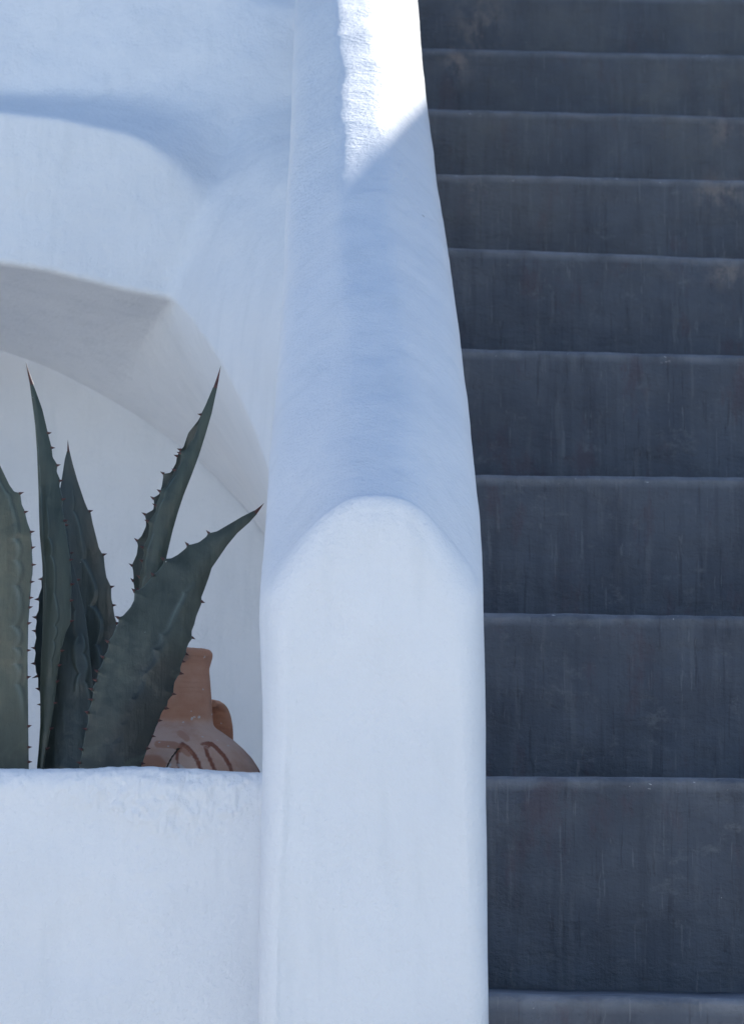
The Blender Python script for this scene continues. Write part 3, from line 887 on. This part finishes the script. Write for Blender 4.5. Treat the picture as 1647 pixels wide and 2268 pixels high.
# broad weathered leaf in front
make_leaf(
    L=[(168, 1850), (176, 1697), (182, 1669), (181, 1659), (185, 1648), (189, 1623), (191, 1614), (195, 1603), (196, 1584), (194, 1578), (202, 1560), (207, 1533), (203, 1528), (213, 1508), (217.6, 1494), (215, 1486), (223, 1477), (229.6, 1460), (228, 1454), (237.6, 1442), (241, 1428), (239, 1421), (249, 1408), (255, 1394), (263, 1377), (262, 1367), (272, 1364), (289, 1345), (297.6, 1328), (299, 1317), (297, 1308), (303, 1308), (317.6, 1300), (334.7, 1280), (340, 1272), (349, 1265), (362, 1248), (362, 1237), (379, 1236.5), (394.7, 1228), (413, 1213), (414, 1206), (423, 1206), (440.5, 1201), (457.6, 1188), (461, 1180), (467.6, 1180), (480.5, 1177), (507.6, 1161), (534.7, 1145), (564, 1130)],
    R=[(290, 1850), (313, 1697), (320.4, 1674), (327.6, 1654), (334.7, 1640), (340, 1626), (344.7, 1611), (353, 1595), (355, 1585), (360.5, 1573), (369, 1568), (372, 1551), (379, 1542), (384, 1538), (384, 1528), (386, 1511), (394.7, 1496), (401, 1492), (399, 1480), (406, 1460), (412, 1449), (413, 1437), (419, 1423), (427, 1413), (424.7, 1408), (424.7, 1397), (430.4, 1383), (434.7, 1365), (443, 1345), (447, 1335), (446, 1323), (453, 1305), (463, 1277), (469, 1257), (483, 1237), (503, 1208), (526, 1180), (552, 1157), (569, 1138)],
    Db=2.465, Dt=2.50, bulge=0.13, thick=0.014, mat=M_LEAF_FRONT, tip=(586, 1115), seed=16, wave=0.0012, spine_side=1,
    teeth=[(462, 1174), (415, 1201), (358, 1234), (337, 1272), (291, 1306), (257, 1366), (235, 1421), (224, 1454), (211, 1485), (203, 1504), (197, 1528), (194, 1547), (190, 1578), (188, 1614), (178, 1659), (175, 1690), (453, 1332), (433, 1411), (417, 1449), (408, 1466), (406, 1493), (390, 1540), (371, 1572), (355, 1597), (341, 1631), (328, 1659), (314, 1690)],
    imprints=[(-0.15, 0.62, 0.10, 15, 1, 0.18, 0.72, -0.0009)],
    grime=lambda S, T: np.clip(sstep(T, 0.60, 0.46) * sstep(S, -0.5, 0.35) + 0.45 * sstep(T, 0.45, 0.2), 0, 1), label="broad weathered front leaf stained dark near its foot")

# ------------------------------------------------------------------ amphora
AD = 2.68
K = AD / FPX                        # metres per sight-line unit at that depth
AX = 408.0
prof = [  # (half width, v) from the rim down
    (30, 1437), (36, 1436), (40.5, 1440), (42.5, 1447), (41.5, 1456), (38.5, 1468), (36.5, 1478), (36.8, 1483), (39.5, 1500), (43, 1525), (46.5, 1550), (49, 1570), (51.5, 1592), (54, 1603), (62, 1610), (78, 1619), (100, 1633), (122, 1650), (142, 1669), (158, 1690), (171, 1715), (180, 1745), (184, 1780), (180, 1815), (168, 1850), (150, 1880)]
pr = np.array(prof)
dd = arclen(pr)
pr[:, 0] += 16
ss = np.linspace(0, dd[-1], 220)
pw = np.interp(ss, dd, pr[:, 0]); pv = np.interp(ss, dd, pr[:, 1])
for _ in range(4):
    pw[1:-1] = 0.25 * pw[:-2] + 0.5 * pw[1:-1] + 0.25 * pw[2:]
    pv[1:-1] = 0.25 * pv[:-2] + 0.5 * pv[1:-1] + 0.25 * pv[2:]
rad = pw * K
zz = up(AX, pv, AD)[:, 2]
foot_z = ZS
na = 320
ang = np.linspace(0, 2 * math.pi, na, endpoint=False)
AXP = up(AX, 1700, AD)
def lathe(rad, zz):
    A = np.stack([rad[:, None] * np.cos(ang)[None], rad[:, None] * np.sin(ang)[None], np.broadcast_to(zz[:, None], (len(zz), na))], -1)
    return A
outer = lathe(rad, zz)
inner = lathe(np.maximum(rad[:120] - 0.004, 0.004), zz[:120] - 0.001)
outer[..., 2] += 0.0007 * fbm(outer, 150, 3, 301) * (np.arange(220) < 12)[:, None]
body_z0 = zz.mean()
tilt = Matrix.Rotation(math.radians(3.2), 3, 'Y')
piv = np.array([0, 0, foot_z])
def place(A):
    R3 = np.array(tilt)
    return (A - piv) @ R3.T + piv + np.array([AXP[0] - 0.008, AD, 0])
PO = place(outer); PI = place(inner)
U, Vq = down(PO)
front = (np.sin(ang) < 0.25)[None, :] * np.ones((220, 1))
def stroke(pts, w):
    d = np.full(U.shape, 1e9)
    p = np.array(pts, float)
    for a, b in zip(p[:-1], p[1:]):
        ab = b - a
        tt = np.clip(((U - a[0]) * ab[0] + (Vq - a[1]) * ab[1]) / (ab @ ab), 0, 1)
        d = np.minimum(d, np.hypot(U - a[0] - tt * ab[0], Vq - a[1] - tt * ab[1]))
    return sstep(d, w * 1.35, w * 0.9) * front
paint = np.zeros_like(U)
for pts, w in [([(392, 1668), (404, 1648), (416, 1656), (430, 1672), (440, 1690), (446, 1715)], 4.2), ([(455, 1655), (458, 1668), (466, 1684), (474, 1702), (478, 1715)], 3.6),
               ([(458, 1655), (468, 1647), (478, 1655), (496, 1674), (508, 1694), (516, 1716)], 3.8), ([(394, 1666), (392, 1680), (396, 1700)], 2.4), ([(448, 1648), (462, 1645), (470, 1650)], 3.0), ([(455, 1656), (461, 1648)], 3.0), ([(560, 1672), (572, 1690), (577, 1712)], 3.0)]:
    paint = np.maximum(paint, stroke(pts, w))
wash = np.maximum.reduce([stroke([(399, 1624), (414, 1636)], 6) * 0.6, stroke([(350, 1648), (385, 1650), (408, 1660), (418, 1668)], 7) * 0.75, stroke([(325, 1690), (345, 1690), (358, 1704)], 16) * 0.8, stroke([(372, 1705), (384, 1708)], 7)])
lime = np.maximum(stroke([(371, 1697), (378, 1694)], 3.0) * 0.8, stroke([(396, 1694), (404, 1700)], 3.2) * 0.6)
for (a, b, w) in [(425, 1591, 1.6), (440, 1589, 1.9), (430, 1588, 1.2), (470, 1582, 1.0), (452, 1456, 1.0), (405, 1600, 0.9), (448, 1632, 0.8), (480, 1640, 0.8), (505, 1652, 0.8)]:
    lime = np.maximum(lime, stroke([(a, b), (a + 2, b - 1)], w))
chalk = sstep(Vq, 1586, 1604) * 0.95 + 0.12
burnt = sstep(np.hypot((U - 405) / 22, (Vq - 1452) / 15), 1.2, 0.4) * front
k1 = 220 * na
V = np.concatenate([PO.reshape(-1, 3), PI.reshape(-1, 3)])
F = grid_faces(220, na, wrap=True) + grid_faces(120, na, off=k1, flip=True, wrap=True)
F += [(i, k1 + i, k1 + (i + 1) % na, (i + 1) % na) for i in range(na)]
F.append([219 * na + i for i in range(na)]); F.append([k1 + 119 * na + i for i in range(na - 1, -1, -1)])
zi = np.zeros(120 * na)
ab = (float(AXP[0]), AD, foot_z)
amph = empty("amphora", ab, "small terracotta amphora with brown painted swirls behind the front agave leaf", "amphora")
mesh_obj("body", V, F, M_CLAY, amph, attrs={n_: np.concatenate([a_.ravel(), zi]) for n_, a_ in (("paint", paint), ("wash", wash), ("lime", lime), ("chalk", chalk), ("burnt", burnt))}, origin=ab)
def handle(side_ang):
    """strap handle: leaves the neck, arches outward and lands on the shoulder"""
    ctrl = np.array([(44, 1552), (66, 1550), (86, 1557), (102, 1573), (113, 1596), (118, 1622), (112, 1650)], float)
    d = arclen(ctrl); q = np.linspace(0, d[-1], 60)
    cw = np.interp(q, d, ctrl[:, 0]); cv = np.interp(q, d, ctrl[:, 1])
    for _ in range(8):
        cw[1:-1] = 0.25 * cw[:-2] + 0.5 * cw[1:-1] + 0.25 * cw[2:]
        cv[1:-1] = 0.25 * cv[:-2] + 0.5 * cv[1:-1] + 0.25 * cv[2:]
    r_ = (cw + 16) * K; z_ = up(AX, cv, AD)[:, 2]
    T = np.stack([np.gradient(r_), np.gradient(z_)], -1); T /= np.linalg.norm(T, axis=1)[:, None]
    N = np.stack([T[:, 1], -T[:, 0]], -1)
    nsec = 16
    pts = []
    er = np.array([math.cos(side_ang), math.sin(side_ang), 0]); et = np.array([-math.sin(side_ang), math.cos(side_ang), 0])
    hw, ht = 0.0195, 0.0042
    for i in range(60):
        for j in range(nsec):
            a = 2 * math.pi * j / nsec
            ca, sa = math.cos(a), math.sin(a)
            x = math.copysign(abs(ca) ** 0.6, ca) * hw; y = sa * ht
            rr_ = r_[i] + N[i, 0] * y; zz_ = z_[i] + N[i, 1] * y
            pts.append(er * rr_ + et * x + np.array([0, 0, zz_]))
    Pp = place(np.array(pts))
    Fh = grid_faces(60, nsec, wrap=True) + [list(range(nsec))[::-1], [59 * nsec + j for j in range(nsec)]]
    mesh_obj("handle", Pp, Fh, M_CLAY, amph, origin=ab)
handle(math.radians(60)); handle(math.radians(168))

# ------------------------------------------------------------------ dry twig caught in front of the amphora
path = np.array([(360, 1735), (368, 1704), (374, 1690), (381, 1677), (388, 1668), (396, 1657)], float)
d = arclen(path); q = np.linspace(0, d[-1], 24)
pu = np.interp(q, d, path[:, 0]); pv = np.interp(q, d, path[:, 1])
C = up(pu, pv, 2.60 - 0.02 * np.linspace(0, 1, 24))
V = []
for i in range(24):
    r_ = 0.00075 + 0.00018 * math.sin(i * 2.3) + (0.0006 if i > 21 else 0)
    for j in range(7):
        a = 2 * math.pi * j / 7
        V.append(C[i] + [r_ * math.cos(a), r_ * math.sin(a), 0])
tw = mesh_obj("twig", V, grid_faces(24, 7, wrap=True) + [list(range(7))[::-1], [23 * 7 + j for j in range(7)]], M_TWIG)
tag(tw, "thin dark dry twig sticking up before the amphora", "twig")
